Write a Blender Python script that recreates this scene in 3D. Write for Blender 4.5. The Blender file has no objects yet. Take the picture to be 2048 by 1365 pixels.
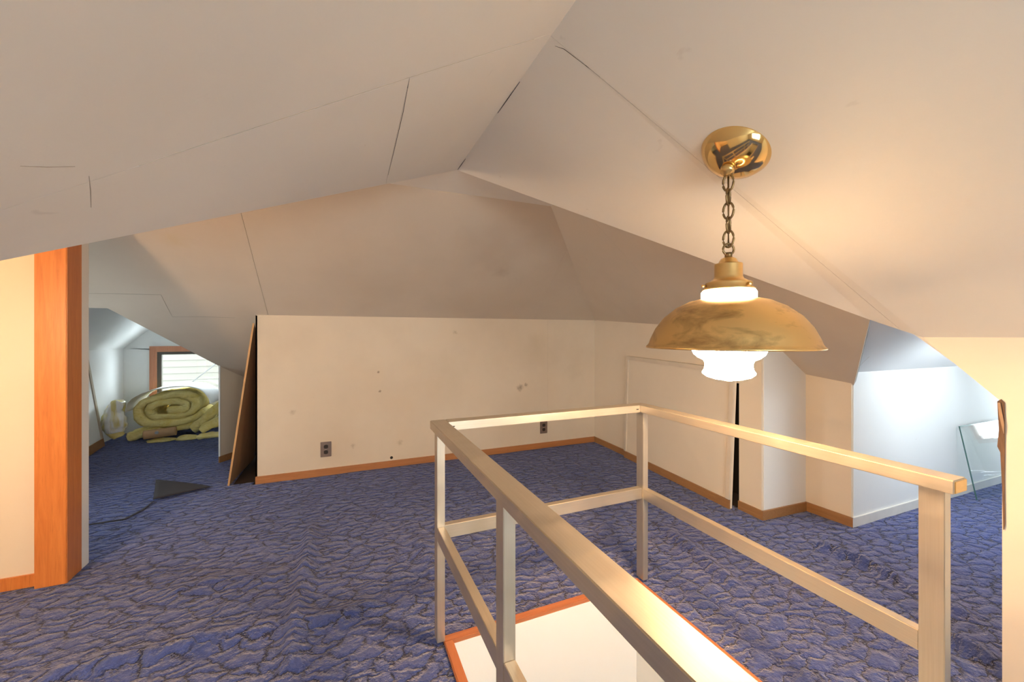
import bpy, bmesh, math, random
from mathutils import Vector, Matrix, noise
random.seed(7)
scene = bpy.context.scene
C = scene.collection
# ------------------------------------------------------------------ camera
F, CX, VH, H, TH = 800.0, 1024.0, 668.0, 1.2, math.radians(23)
cam_d = bpy.data.cameras.new('camera'); cam = bpy.data.objects.new('camera', cam_d); C.objects.link(cam)
cam_d.sensor_width = 36.0; cam_d.sensor_fit = 'HORIZONTAL'
cam_d.lens = 36.0 * F / 2048
cam_d.shift_y = -(682.5 - VH) / 2048.0
cam_d.clip_start = 0.02
cam.location = (0, 0, H); cam.rotation_euler = (math.radians(90), 0, -TH)
scene.camera = cam
scene.view_settings.view_transform = 'Standard'; scene.view_settings.look = 'None'
scene.view_settings.gamma = 1.0; scene.view_settings.use_curve_mapping = False
scene.view_settings.exposure = 0.74
# ------------------------------------------------------------------ daylight
SKY = 12.0
w = bpy.data.worlds.new('World'); scene.world = w; w.use_nodes = True
bgn = w.node_tree.nodes['Background']
bgn.inputs['Color'].default_value = (0.86, 0.93, 1.0, 1); bgn.inputs['Strength'].default_value = SKY
def portal(name, loc, rot, sx, sy):
    l = bpy.data.lights.new(name, 'AREA'); l.shape = 'RECTANGLE'; l.size = sx; l.size_y = sy
    l.cycles.is_portal = True
    o = bpy.data.objects.new(name, l); C.objects.link(o); o.location = loc; o.rotation_euler = rot
PI = math.pi
portal('window_portal_north', (-1.735, 6.30, 0.70), (-PI/2, 0, 0), 0.86, 0.70)
portal('window_portal_east', (6.04, 1.03, 0.63), (0, PI/2, 0), 0.60, 0.56)
portal('portal_added_roof', (3.70, .77, 1.16), (math.radians(43.6), 0, 0), .80, .40)  # guides sky light through the added roof window
portal('portal_added_rear', (0.58, -2.48, 1.00), (PI/2, 0, 0), 1.4, 1.0)  # serves the added window behind the camera
portal('portal_added_side', (-2.71, 3.37, 0.85), (0, -PI/2, 0), 0.82, 0.52)  # serves the added, hidden side window
LAMP_E = 75.0      # radiance of the pendant globe
WING_E = 150.0

# ------------------------------------------------------------------ pixel helpers (2048 x 1365)
def ray(u, v):
    r = (u - CX) / F; z = -(v - VH) / F
    return Vector((r*math.cos(TH) + math.sin(TH), -r*math.sin(TH) + math.cos(TH), z))
O = Vector((0, 0, H))
def at_floor(u, v, z=0.0):
    d = ray(u, v); return O + d * ((z - H) / d.z)
def at_y(u, v, Y): d = ray(u, v); return O + d * (Y / d.y)
def at_x(u, v, X): d = ray(u, v); return O + d * (X / d.x)
def at_plane(u, v, pl):      # pl = (a, b, c): z = a + b X + c Y
    d = ray(u, v); a, b, c = pl
    t = (a - H) / (d.z - b*d.x - c*d.y); return O + d * t
def lift(pl, x, y): return Vector((x, y, pl[0] + pl[1]*x + pl[2]*y))

# ------------------------------------------------------------------ materials
def new_mat(name):
    m = bpy.data.materials.new(name); m.use_nodes = True
    nt = m.node_tree; return m, nt, nt.nodes['Principled BSDF']
def N(nt, typ, **kw):
    n = nt.nodes.new(typ)
    for k, v in kw.items(): setattr(n, k, v)
    return n
def ramp(nt, p0, c0, p1, c1):
    r = N(nt, 'ShaderNodeValToRGB'); e = r.color_ramp.elements
    e[0].position = p0; e[0].color = (*c0, 1); e[1].position = p1; e[1].color = (*c1, 1); return r
def mixc(nt, fac, a, b, blend='MIX'):
    n = N(nt, 'ShaderNodeMix', data_type='RGBA', blend_type=blend)
    for s, v in ((n.inputs[0], fac), (n.inputs[6], a), (n.inputs[7], b)):
        if isinstance(v, bpy.types.NodeSocket): nt.links.new(v, s)
        elif isinstance(v, (int, float)): s.default_value = v
        else: s.default_value = (*v, 1)
    return n.outputs[2]
def noise_n(nt, vec, scale, detail=4, rough=.55, dist=0):
    n = N(nt, 'ShaderNodeTexNoise'); n.inputs['Scale'].default_value = scale
    n.inputs['Detail'].default_value = detail; n.inputs['Roughness'].default_value = rough
    n.inputs['Distortion'].default_value = dist
    nt.links.new(vec, n.inputs['Vector']); return n.outputs['Fac']
def mapping(nt, vec, scale=(1,1,1), rot=(0,0,0)):
    n = N(nt, 'ShaderNodeMapping'); n.inputs['Scale'].default_value = scale; n.inputs['Rotation'].default_value = rot
    nt.links.new(vec, n.inputs['Vector']); return n.outputs['Vector']
def bump(nt, b, height, strength=.2, dist=.01):
    n = N(nt, 'ShaderNodeBump'); n.inputs['Strength'].default_value = strength; n.inputs['Distance'].default_value = dist
    nt.links.new(height, n.inputs['Height']); nt.links.new(n.outputs['Normal'], b.inputs['Normal'])
def obj_coord(nt): return N(nt, 'ShaderNodeTexCoord').outputs['Object']

def plaster(name, col=(.80, .765, .71), dirt=(.60, .53, .44), dirt_amt=.35, stains=()):
    m, nt, b = new_mat(name); v = obj_coord(nt)
    c = mixc(nt, ramp_out(nt, noise_n(nt, v, 1.3, 5, .6), .42, .75, dirt_amt), col, dirt)
    sc = noise_n(nt, mapping(nt, v, (3, 3, 11), (0, .5, .7)), 3.2, 3, .5, .4)      # small scuffs
    c = mixc(nt, ramp_out(nt, sc, .75, .84, .25), c, (.33, .26, .2))
    for (pos, rad, scol, amt) in stains:
        d = N(nt, 'ShaderNodeVectorMath', operation='DISTANCE')
        nz = N(nt, 'ShaderNodeTexNoise'); nz.inputs['Scale'].default_value = 1.6 / max(rad, .02); nt.links.new(v, nz.inputs['Vector'])
        ad = N(nt, 'ShaderNodeVectorMath', operation='MULTIPLY_ADD')
        nt.links.new(nz.outputs['Color'], ad.inputs[0]); ad.inputs[1].default_value = (rad*1.2,)*3; nt.links.new(v, ad.inputs[2])
        nt.links.new(ad.outputs[0], d.inputs[0]); d.inputs[1].default_value = [p + rad*.6 for p in pos]
        mr = N(nt, 'ShaderNodeMapRange', interpolation_type='SMOOTHSTEP'); nt.links.new(d.outputs['Value'], mr.inputs[0])
        mr.inputs[1].default_value = 0; mr.inputs[2].default_value = rad; mr.inputs[3].default_value = amt; mr.inputs[4].default_value = 0
        c = mixc(nt, mr.outputs[0], c, scol)
    nt.links.new(c, b.inputs['Base Color']); b.inputs['Roughness'].default_value = .62
    bump(nt, b, noise_n(nt, v, 90, 2), .06, .004); return m
def ramp_out(nt, fac, lo, hi, amt):
    mr = N(nt, 'ShaderNodeMapRange'); nt.links.new(fac, mr.inputs[0])
    mr.inputs[1].default_value = lo; mr.inputs[2].default_value = hi; mr.inputs[3].default_value = 0; mr.inputs[4].default_value = amt
    return mr.outputs[0]
def plain(name, col, rough=.5, metal=0.0, var=.15, scale=8):
    m, nt, b = new_mat(name); v = obj_coord(nt)
    c = mixc(nt, noise_n(nt, v, scale, 4), [x*(1-var) for x in col], [min(1, x*(1+var)) for x in col])
    nt.links.new(c, b.inputs['Base Color']); b.inputs['Roughness'].default_value = rough; b.inputs['Metallic'].default_value = metal
    return m
def wood(name, c0, c1, axis=2, rough=.42, scale=1.0):
    m, nt, b = new_mat(name); v = obj_coord(nt)
    s = [16*scale]*3; s[axis] = 1.1*scale
    f = noise_n(nt, mapping(nt, v, s), 2.5, 6, .6, 1.2)
    f2 = noise_n(nt, mapping(nt, v, [x*4 for x in s]), 3, 3)
    c = mixc(nt, ramp_out(nt, f, .3, .7, 1), c0, c1); c = mixc(nt, ramp_out(nt, f2, .55, .8, .35), c, [x*.55 for x in c0])
    nt.links.new(c, b.inputs['Base Color']); b.inputs['Roughness'].default_value = rough
    bump(nt, b, f2, .08, .003); return m
def glass_mat(name, tint=(.93, .97, .96), gloss=.10):
    m, nt, b = new_mat(name); nt.nodes.remove(b)
    t = N(nt, 'ShaderNodeBsdfTransparent'); t.inputs[0].default_value = (*tint, 1)
    g = N(nt, 'ShaderNodeBsdfGlossy'); g.inputs['Roughness'].default_value = .03
    lwn = N(nt, 'ShaderNodeLayerWeight'); lwn.inputs[0].default_value = .5
    fr = N(nt, 'ShaderNodeMapRange'); nt.links.new(lwn.outputs['Facing'], fr.inputs[0]); fr.inputs[1].default_value = .55; fr.inputs[3].default_value = .04; fr.inputs[4].default_value = .45
    mx = N(nt, 'ShaderNodeMixShader'); nt.links.new(fr.outputs[0], mx.inputs[0])
    nt.links.new(t.outputs[0], mx.inputs[1]); nt.links.new(g.outputs[0], mx.inputs[2])
    nt.links.new(mx.outputs[0], nt.nodes['Material Output'].inputs[0]); return m

M = {}
M['ceil'] = plaster('ceiling_paint', (.80, .745, .67), (.68, .60, .50), .30)
M['wall'] = plaster('wall_paint', (.76, .66, .53), (.62, .51, .38), .35)
M['white'] = plaster('dormer_paint', (.80, .80, .785), (.70, .69, .66), .25)
M['hatchm'] = plain('hatch_moulding', (.66, .565, .45), .6)
M['mould'] = plain('worn_moulding', (.50, .43, .33), .6)
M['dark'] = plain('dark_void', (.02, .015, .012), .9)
M['joint'] = plain('joint_gap', (.30, .24, .18), .9)
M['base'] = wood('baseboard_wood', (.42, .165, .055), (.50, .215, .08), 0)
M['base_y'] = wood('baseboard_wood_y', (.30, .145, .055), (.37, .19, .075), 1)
M['base_pale'] = plain('painted_baseboard', (.72, .69, .64), .5)
M['casing'] = wood('orange_casing', (.52, .155, .035), (.64, .225, .055), 2, .38)
M['nosing'] = wood('nosing_wood', (.34, .115, .05), (.43, .165, .075), 0, .4)
M['nosing_y'] = wood('nosing_wood_y', (.34, .115, .05), (.43, .165, .075), 1, .4)
M['ply'] = wood('plywood', (.30, .17, .09), (.38, .23, .13), 2, .6)
M['ply_edge'] = wood('plywood_edge', (.55, .30, .12), (.66, .38, .17), 2, .6)
M['torn'] = wood('torn_wood', (.10, .05, .028), (.20, .11, .06), 2, .8, 2)
M['wcasing'] = wood('window_casing', (.50, .20, .11), (.58, .26, .15), 2, .45)
M['sash'] = plain('dark_sash', (.10, .085, .07), .5)
M['sill'] = plain('grey_sill', (.32, .33, .36), .5)
M['glass'] = glass_mat('window_glass')
M['skyglass'] = glass_mat('dimmed_roof_glass', (.80, .82, .82))  # tinted to dim the daylight of the added roof window
M['pane'] = glass_mat('loose_glass', (.96, .985, .98))
M['glass_edge'] = plain('glass_edge', (.10, .22, .20), .15)
M['siding'] = plain('neighbour_siding', (.062, .055, .042), .7, 0, .05)
M['rubber'] = plain('cable_black', (.03, .03, .03), .6)
M['plate'] = plain('outlet_plate', (.30, .22, .18), .35, .6)
M['recept'] = plain('receptacle', (.035, .022, .015), .4)
M['kraft'] = plain('kraft_paper', (.50, .30, .15), .7)
M['foil'] = plain('grey_label', (.35, .36, .38), .4)
M['paper'] = plain('white_facing', (.85, .85, .86), .55, 0, .05)

def alu(name, along):
    m, nt, b = new_mat(name); v = obj_coord(nt)
    s = [60]*3; s[along] = 1.5
    f = noise_n(nt, mapping(nt, v, s), 4, 3)
    c = mixc(nt, f, (.58, .51, .41), (.69, .62, .52)); nt.links.new(c, b.inputs['Base Color'])
    b.inputs['Metallic'].default_value = .85
    nt.links.new(ramp_out(nt, noise_n(nt, v, 14, 4), .2, .8, .22), N(nt, 'ShaderNodeMath', operation='ADD').inputs[0])
    ad = nt.nodes[-1]; ad.inputs[1].default_value = .28; nt.links.new(ad.outputs[0], b.inputs['Roughness'])
    bump(nt, b, f, .05, .002); return m
M['alu'] = [alu('brushed_aluminium_x', 0), alu('brushed_aluminium_y', 1), alu('brushed_aluminium_z', 2)]

def brass(name, rough, tarnish):
    m, nt, b = new_mat(name); v = obj_coord(nt)
    f = noise_n(nt, mapping(nt, v, (1, 1, 2.2)), 9, 5, .6, .5)
    c = mixc(nt, ramp_out(nt, f, .50, .72, tarnish), (.78, .53, .22), (.26, .15, .06))
    nt.links.new(c, b.inputs['Base Color']); b.inputs['Metallic'].default_value = .95
    b.inputs['Roughness'].default_value = rough; return m
M['brass'] = brass('polished_brass', .10, .0)
M['brass_old'] = brass('tarnished_brass', .34, .75)
M['brass_cap'] = brass('satin_brass', .28, .2)
m, nt, b = new_mat('antique_chain'); nt.links.new(mixc(nt, noise_n(nt, obj_coord(nt), 60, 3), (.16, .10, .045), (.36, .24, .11)), b.inputs['Base Color']); b.inputs['Metallic'].default_value = .9; b.inputs['Roughness'].default_value = .35; M['chain'] = m
m, nt, b = new_mat('lit_opal_glass'); b.inputs['Base Color'].default_value = (.9, .88, .82, 1)
b.inputs['Emission Color'].default_value = (1.0, .69, .40, 1); b.inputs['Emission Strength'].default_value = LAMP_E
lw = N(nt, 'ShaderNodeTexNoise'); lw.inputs['Scale'].default_value = 6; nt.links.new(obj_coord(nt), lw.inputs['Vector'])
nt.links.new(ramp_out(nt, lw.outputs['Fac'], 0, 1, .3), b.inputs['Roughness']); M['globe'] = m

# carpet
m, nt, b = new_mat('blue_sculpted_carpet'); v = obj_coord(nt)
dn = N(nt, 'ShaderNodeTexNoise'); dn.inputs['Scale'].default_value = 13; dn.inputs['Detail'].default_value = 5; dn.inputs['Roughness'].default_value = .6; nt.links.new(v, dn.inputs['Vector'])
va = N(nt, 'ShaderNodeVectorMath', operation='MULTIPLY_ADD'); nt.links.new(dn.outputs['Color'], va.inputs[0]); va.inputs[1].default_value = (.14, .10, 0); nt.links.new(v, va.inputs[2])
mp = mapping(nt, va.outputs[0], (9.5, 19.0, 0), (0, 0, .12))
vo = N(nt, 'ShaderNodeTexVoronoi', feature='DISTANCE_TO_EDGE', voronoi_dimensions='2D'); vo.inputs['Scale'].default_value = 1.0; nt.links.new(mp, vo.inputs['Vector'])
edge = N(nt, 'ShaderNodeMapRange', interpolation_type='SMOOTHSTEP'); nt.links.new(vo.outputs['Distance'], edge.inputs[0]); edge.inputs[1].default_value = 0.0; edge.inputs[2].default_value = .10
brk = ramp_out(nt, noise_n(nt, v, 14, 3), .45, .60, 1)          # cracks come and go
mx = N(nt, 'ShaderNodeMath', operation='MAXIMUM'); nt.links.new(edge.outputs[0], mx.inputs[0])
inv = N(nt, 'ShaderNodeMath', operation='MULTIPLY'); nt.links.new(brk, inv.inputs[0]); inv.inputs[1].default_value = .75; nt.links.new(inv.outputs[0], mx.inputs[1])
pile = noise_n(nt, v, 160, 3, .7)
big = noise_n(nt, v, 2.2, 4, .6)
dome = N(nt, 'ShaderNodeMapRange', interpolation_type='SMOOTHERSTEP'); nt.links.new(vo.outputs['Distance'], dome.inputs[0]); dome.inputs[2].default_value = .42
tuft = noise_n(nt, v, 48, 4, .7, .6)
c = mixc(nt, ramp_out(nt, tuft, .3, .7, 1), (.017, .036, .145), (.062, .100, .335))
c = mixc(nt, ramp_out(nt, pile, .35, .75, .5), c, (.10, .135, .38))
c = mixc(nt, ramp_out(nt, big, .35, .75, .35), c, (.075, .085, .22))
c = mixc(nt, mx.outputs[0], (.010, .011, .028), c)
nt.links.new(c, b.inputs['Base Color']); b.inputs['Roughness'].default_value = .95
b.inputs['Specular IOR Level'].default_value = .1
b.inputs['Sheen Weight'].default_value = .48; b.inputs['Sheen Roughness'].default_value = .45; b.inputs['Sheen Tint'].default_value = (.75, .78, 1, 1)
hh = N(nt, 'ShaderNodeMath', operation='MULTIPLY_ADD'); nt.links.new(pile, hh.inputs[0]); hh.inputs[1].default_value = .16; nt.links.new(mx.outputs[0], hh.inputs[2])
h2 = N(nt, 'ShaderNodeMath', operation='MULTIPLY_ADD'); nt.links.new(tuft, h2.inputs[0]); h2.inputs[1].default_value = .55; nt.links.new(hh.outputs[0], h2.inputs[2])
h3 = N(nt, 'ShaderNodeMath', operation='MULTIPLY_ADD'); nt.links.new(dome.outputs[0], h3.inputs[0]); h3.inputs[1].default_value = .8; nt.links.new(h2.outputs[0], h3.inputs[2])
bump(nt, b, h3.outputs[0], .85, .016); M['carpet'] = m
M['carpet_back'] = plain('carpet_backing', (.05, .045, .05), .95)
M['subfloor'] = plain('subfloor', (.06, .045, .04), .9)

# insulation
m, nt, b = new_mat('yellow_fibreglass'); v = obj_coord(nt)
f1 = noise_n(nt, v, 7, 6, .7, .8); f2 = noise_n(nt, mapping(nt, v, (6, 40, 26)), 1.5, 4, .6, 1)
c = mixc(nt, ramp_out(nt, f1, .3, .7, 1), (.80, .62, .17), (.92, .80, .38)); c = mixc(nt, ramp_out(nt, f2, .58, .75, .55), c, (.50, .38, .11))
nt.links.new(c, b.inputs['Base Color']); b.inputs['Roughness'].default_value = .9; bump(nt, b, f2, .6, .02); M['fiber'] = m
m, nt, b = new_mat('plastic_wrap'); b.inputs['Base Color'].default_value = (.85, .83, .72, 1); v = obj_coord(nt)
f = noise_n(nt, mapping(nt, v, (1, 1, .35)), 11, 3, .5, .6); c = mixc(nt, ramp_out(nt, f, .42, .58, 1), (.74, .63, .25), (.90, .90, .88)); nt.links.new(c, b.inputs['Base Color'])
b.inputs['Roughness'].default_value = .16; b.inputs['Coat Weight'].default_value = .6; bump(nt, b, f, .8, .03); M['plastic'] = m

# ------------------------------------------------------------------ mesh helpers
def link(name, verts, faces, mat, parent=None, smooth=False):
    off = Vector((0, 0, 0)); p = parent
    while p is not None: off += p.location; p = p.parent
    me = bpy.data.meshes.new(name); me.from_pydata([Vector(x) - off for x in verts], [], faces); me.update()
    bm = bmesh.new(); bm.from_mesh(me); bmesh.ops.recalc_face_normals(bm, faces=bm.faces[:]); bm.to_mesh(me); bm.free()
    me.materials.append(mat)
    if smooth: me.polygons.foreach_set('use_smooth', [True]*len(me.polygons))
    o = bpy.data.objects.new(name, me); C.objects.link(o)
    if parent: o.parent = parent
    return o
def thing(name, label, cat, loc, group=None):
    o = bpy.data.objects.new(name, None); C.objects.link(o); o.location = loc; o.empty_display_size = .1
    o['label'] = label; o['category'] = cat
    if group: o['group'] = group
    return o
def tag(o, label, cat, group=None):
    o['label'] = label; o['category'] = cat
    if group: o['group'] = group
    return o
def struct(o, label=None):
    o['kind'] = 'structure'
    if label: o['label'] = label
    return o
def box_data(x0, x1, y0, y1, z0, z1):
    v = [(x, y, z) for x in (x0, x1) for y in (y0, y1) for z in (z0, z1)]
    f = [(0,1,3,2), (4,6,7,5), (0,4,5,1), (2,3,7,6), (0,2,6,4), (1,5,7,3)]
    return v, f
def box(name, x0, x1, y0, y1, z0, z1, mat, parent=None, bev=0):
    v, f = box_data(x0, x1, y0, y1, z0, z1); o = link(name, v, f, mat, parent)
    if bev:
        bm = bmesh.new(); bm.from_mesh(o.data); bmesh.ops.bevel(bm, geom=bm.edges[:], offset=bev, segments=2, affect='EDGES'); bm.to_mesh(o.data); bm.free()
    return o
def prism_data(poly, ext):
    n = len(poly); ext = Vector(ext)
    v = [Vector(p) for p in poly] + [Vector(p) + ext for p in poly]
    f = [tuple(range(n)), tuple(range(2*n-1, n-1, -1))] + [(i, (i+1) % n, n+(i+1) % n, n+i) for i in range(n)]
    return v, f
def prism(name, poly, ext, mat, parent=None):
    v, f = prism_data(poly, ext); return link(name, v, f, mat, parent)
def prisms(name, polys, ext, mat, parent=None):
    V, Fc = [], []
    for p in polys:
        v, f = prism_data(p, ext); k = len(V); V += v; Fc += [tuple(i+k for i in q) for q in f]
    return link(name, V, Fc, mat, parent)
def lathe_data(profile, cx, cy, n=48):
    V, Fc = [], []; k = len(profile)
    for i in range(n):
        a = 2*PI*i/n
        for r, z in profile: V.append((cx + r*math.cos(a), cy + r*math.sin(a), z))
    for i in range(n):
        j = (i+1) % n
        for q in range(k-1): Fc.append((i*k+q, j*k+q, j*k+q+1, i*k+q+1))
    return V, Fc
def lathe(name, profile, cx, cy, mat, parent=None, n=48, smooth=True):
    v, f = lathe_data(profile, cx, cy, n); o = link(name, v, f, mat, parent, smooth)
    bm = bmesh.new(); bm.from_mesh(o.data); bmesh.ops.remove_doubles(bm, verts=bm.verts[:], dist=1e-5); bmesh.ops.recalc_face_normals(bm, faces=bm.faces[:]); bm.to_mesh(o.data); bm.free()
    return o
def tube(name, pts, r, mat, parent=None, n=8, closed=False):
    pts = [Vector(p) for p in pts]; V, Fc = [], []; m_ = len(pts)
    up = Vector((0, 0, 1))
    for i, p in enumerate(pts):
        a = pts[(i-1) % m_] if (closed or i) else p; b_ = pts[(i+1) % m_] if (closed or i < m_-1) else p
        d = (b_ - a).normalized(); s = d.cross(up)
        if s.length < 1e-3: s = d.cross(Vector((0, 1, 0)))
        s.normalize(); t = s.cross(d)
        for k in range(n): an = 2*PI*k/n; V.append(p + r*(math.cos(an)*s + math.sin(an)*t))
    for i in range(m_ if closed else m_-1):
        j = (i+1) % m_
        for k in range(n): Fc.append((i*n+k, i*n+(k+1) % n, j*n+(k+1) % n, j*n+k))
    if not closed: Fc += [tuple(range(n)), tuple(range((m_-1)*n, m_*n))]
    return link(name, V, Fc, mat, parent, True)
def split(poly, p, n, g=0.0005):
    """cut a polygon by a plane, leaving an open joint 2 g wide"""
    out = []
    for s in (1, -1):
        res = []
        for i in range(len(poly)):
            a, b_ = poly[i], poly[(i+1) % len(poly)]
            da = s*(a-p).dot(n) - g; db = s*(b_-p).dot(n) - g
            if da >= 0: res.append(a)
            if (da > 0) != (db > 0) and abs(da-db) > 1e-9: res.append(a + (b_-a)*(da/(da-db)))
        if len(res) > 2: out.append(res)
    return out
def panelled(name, poly, inward, cuts, mat, parent):
    """a lined surface: backing sheet and one plasterboard sheet per piece the joints leave"""
    inward = Vector(inward).normalized(); poly = [Vector(p) for p in poly]
    o = prism(name, [p - inward*.011 for p in poly], -inward*.02, M['joint'] if cuts else mat, parent)
    pieces = [poly]
    for (p, q, only) in cuts:
        n = (q-p).cross(inward).normalized(); nxt = []
        for pc in pieces:
            cen = sum(pc, Vector())/len(pc)
            if only is None or only(cen): nxt += split(pc, p, n)
            else: nxt.append(pc)
        pieces = nxt
    for pc in pieces: prism('drywall_sheet', pc, -inward*.010, mat, o)
    return o
def crack(parent, pts, inward, wdt=.0016, mat=None):
    """hairline joint: a thin sunk strip following points on a surface"""
    inward = Vector(inward).normalized(); V, Fc = [], []
    for i, p in enumerate(pts):
        d = (pts[min(i+1, len(pts)-1)] - pts[max(i-1, 0)]).normalized(); s = d.cross(inward).normalized()*wdt*.5
        e = .25 if i in (0, len(pts)-1) else 1
        V += [p + s*e + inward*.0006, p - s*e + inward*.0006, p - s*e - inward*.003, p + s*e - inward*.003]
    for i in range(len(pts)-1):
        a, b_ = 4*i, 4*i+4
        for k in range(4): Fc.append((a+k, a+(k+1) % 4, b_+(k+1) % 4, b_+k))
    return link('open_joint', V, Fc, mat or M['joint'], parent)

# ------------------------------------------------------------------ planes of the roof (z = a + bX + cY)
NL = (1.752, .6, 0); NR = (2.448, -.6, 0)                       # near gable, ridge X=.58 z=2.1
BS = (1.35 + .6*3.74, 0, -.6)                                   # slope over the back wall
RS = (1.355 + .71*2.58 - .1*3.73, -.71, .1)                     # slope over the right wall
XR, ZR, YE = .58, 2.1, 2.14
def inw(pl): return Vector((pl[1], pl[2], -1))
B = Vector((XR, YE, ZR))
Lv = at_plane(0, 522, NL); k = (-.92 - B.x)/(Lv.x - B.x); L4 = B + (Lv - B)*k
Rv = at_plane(1740, 640, NR); R4 = at_x(1845, 675, 2.08)
XE = 2.08
YB0 = -2.4
HIP0 = Vector((2.58, 3.735, 1.353)); HIP1 = Vector((1.356, 2.49, 2.1))

ceil = bpy.data.objects.new('ceiling', None); C.objects.link(ceil); struct(ceil, 'off-white plasterboard attic ceiling of sloping sheets and hips')
def onNL(u, v): return at_plane(u, v, NL)
def onNR(u, v): return at_plane(u, v, NR)
def onBS(u, v): return at_plane(u, v, BS)
def onRS(u, v): return at_plane(u, v, RS)
s1a, s1b = onNL(278, 332), onNL(1071, 77)
low = lambda c: c.y > (s1a.y + (c.x - s1a.x)*(s1b.y - s1a.y)/(s1b.x - s1a.x))
o = panelled('slope', [Vector((XR, YB0, ZR)), B, L4, Vector((-.92, YB0, 1.2))], inw(NL),
         [(s1a, s1b, None), (onNL(819, 157), onNL(775, 353), low)], M['ceil'], ceil)
crack(o, [onNL(*p) for p in ((819, 156), (806, 225), (786, 310), (776, 350))], inw(NL), .0016, M['dark'])
crack(o, [onNL(*p) for p in ((278, 332), (420, 284), (620, 219), (818, 155), (1000, 98), (1068, 78))], inw(NL), .0010, M['mould'])
crack(o, [onNL(*p) for p in ((40, 332), (95, 334), (150, 333))], inw(NL), .0009)
crack(o, [onNL(*p) for p in ((178, 352), (181, 382), (182, 415))], inw(NL), .0010)
o = panelled('slope', [Vector((XR, YB0, ZR)), B, Rv, R4, Vector((XE, YB0, 1.2))], inw(NR),
         [(onNR(1183, 140), onNR(1700, 572), None)], M['ceil'], ceil)
crack(o, [onNR(*p) for p in ((1110, 92), (1128, 98), (1183, 140), (1215, 168))], inw(NR), .0014, M['dark'])
crack(o, [Vector((XR+.002, y, ZR-.003)) for y in (1.30, 1.42, 1.52)], (0, 0, -1), .0016, M['dark'])
crack(o, [Vector((XR+.002, y, ZR-.003)) for y in (1.98, 2.06, 2.13)], (0, 0, -1), .0016, M['dark'])
# cross gable: its near slopes, level strip, back slope, right hip slope
prism('slope', [B, Lv, L4, Vector((-2.62, L4.y, L4.z)), Vector((-2.62, YE, ZR))], (0, -.012, .016), M['ceil'], ceil)
nsr = [B, Rv, R4, Vector((2.4, R4.y+.02, R4.z+.012)), Vector((1.307, YE, ZR))]
prism('slope', nsr, (0, -.012, .016), M['ceil'], ceil)
prism('level_strip', [Vector((-2.62, YE-.02, ZR)), Vector((1.34, YE-.02, ZR)), Vector((1.37, 2.50, ZR)), Vector((-2.62, 2.50, ZR))], (0, 0, .02), M['ceil'], ceil)
P = onBS(215, 617); Q = onBS(437, 732); W2 = onBS(494, 758)
k = (-.55 - Q.x)/(W2.x - Q.x); W3 = Q + (W2 - Q)*k; W3.z = lift(BS, W3.x, W3.y).z
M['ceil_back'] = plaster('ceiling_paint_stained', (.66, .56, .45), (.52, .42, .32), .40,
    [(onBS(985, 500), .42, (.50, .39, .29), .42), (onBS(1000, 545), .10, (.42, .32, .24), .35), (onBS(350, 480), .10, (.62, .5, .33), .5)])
panelled('slope', [lift(BS, -.549, 3.75), lift(BS, 2.60, 3.75), HIP1, lift(BS, -.549, 2.49)], inw(BS),
         [(onBS(1135, 496), onBS(1073, 628), None)], M['ceil_back'], ceil)
dlx, dlz, dls = -2.42, 1.025, .94
zP = P.z; xh = dlx + (zP - dlz)/dls
yle = (BS[0] - dlz)/.6
left_bs = [lift(BS, -.551, 2.49), lift(BS, -2.62, 2.49), lift(BS, -2.62, yle), lift(BS, dlx, yle), lift(BS, xh, P.y), P, Q, W2, W3, lift(BS, -.551, 3.75)]
o = prism('slope', left_bs, -inw(BS).normalized()*.012, M['ceil_back'], ceil)
crack(o, [onBS(*p) for p in ((157, 587), (240, 588), (322, 590), (333, 612), (345, 634))], inw(BS), .0025)
crack(o, [onBS(*p) for p in ((345, 634), (410, 634), (470, 636))], inw(BS), .003)
rs_low = lift(RS, 2.93, 1.46)
panelled('slope', [HIP0 + Vector((.02, .02, -.014)), HIP1, lift(RS, 1.30, YE), onRS(1740, 640) + Vector((-.25, -.16, .16)), onRS(1740, 640), rs_low, lift(RS, 2.93, 1.76), lift(RS, 2.66, 3.75)], inw(RS),
         [(onRS(1185, 440), onRS(1330, 600), None)], M['ceil_back'], ceil)
# left dormer ceiling
rs_ = (Q.z - P.z)/(Q.x - P.x)
YW = 6.25
xr_ = (Q.z - rs_*Q.x - dlz + dls*dlx)/(dls - rs_); zr_ = dlz + dls*(xr_ - dlx)
yr_ = (BS[0] - zr_)/.6
prism('dormer_slope', [P, Q, Vector((Q.x, YW, Q.z)), Vector((xr_, YW, zr_)), Vector((xr_, yr_, zr_))], (.012, 0, .012), M['white'], ceil)
prism('dormer_slope', [Vector((dlx, YW, dlz)), Vector((xr_, YW, zr_)), Vector((xr_, yr_, zr_)), Vector((xh, P.y, zP)), Vector((dlx, yle, dlz))], (-.012, 0, .012), M['white'], ceil)
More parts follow.
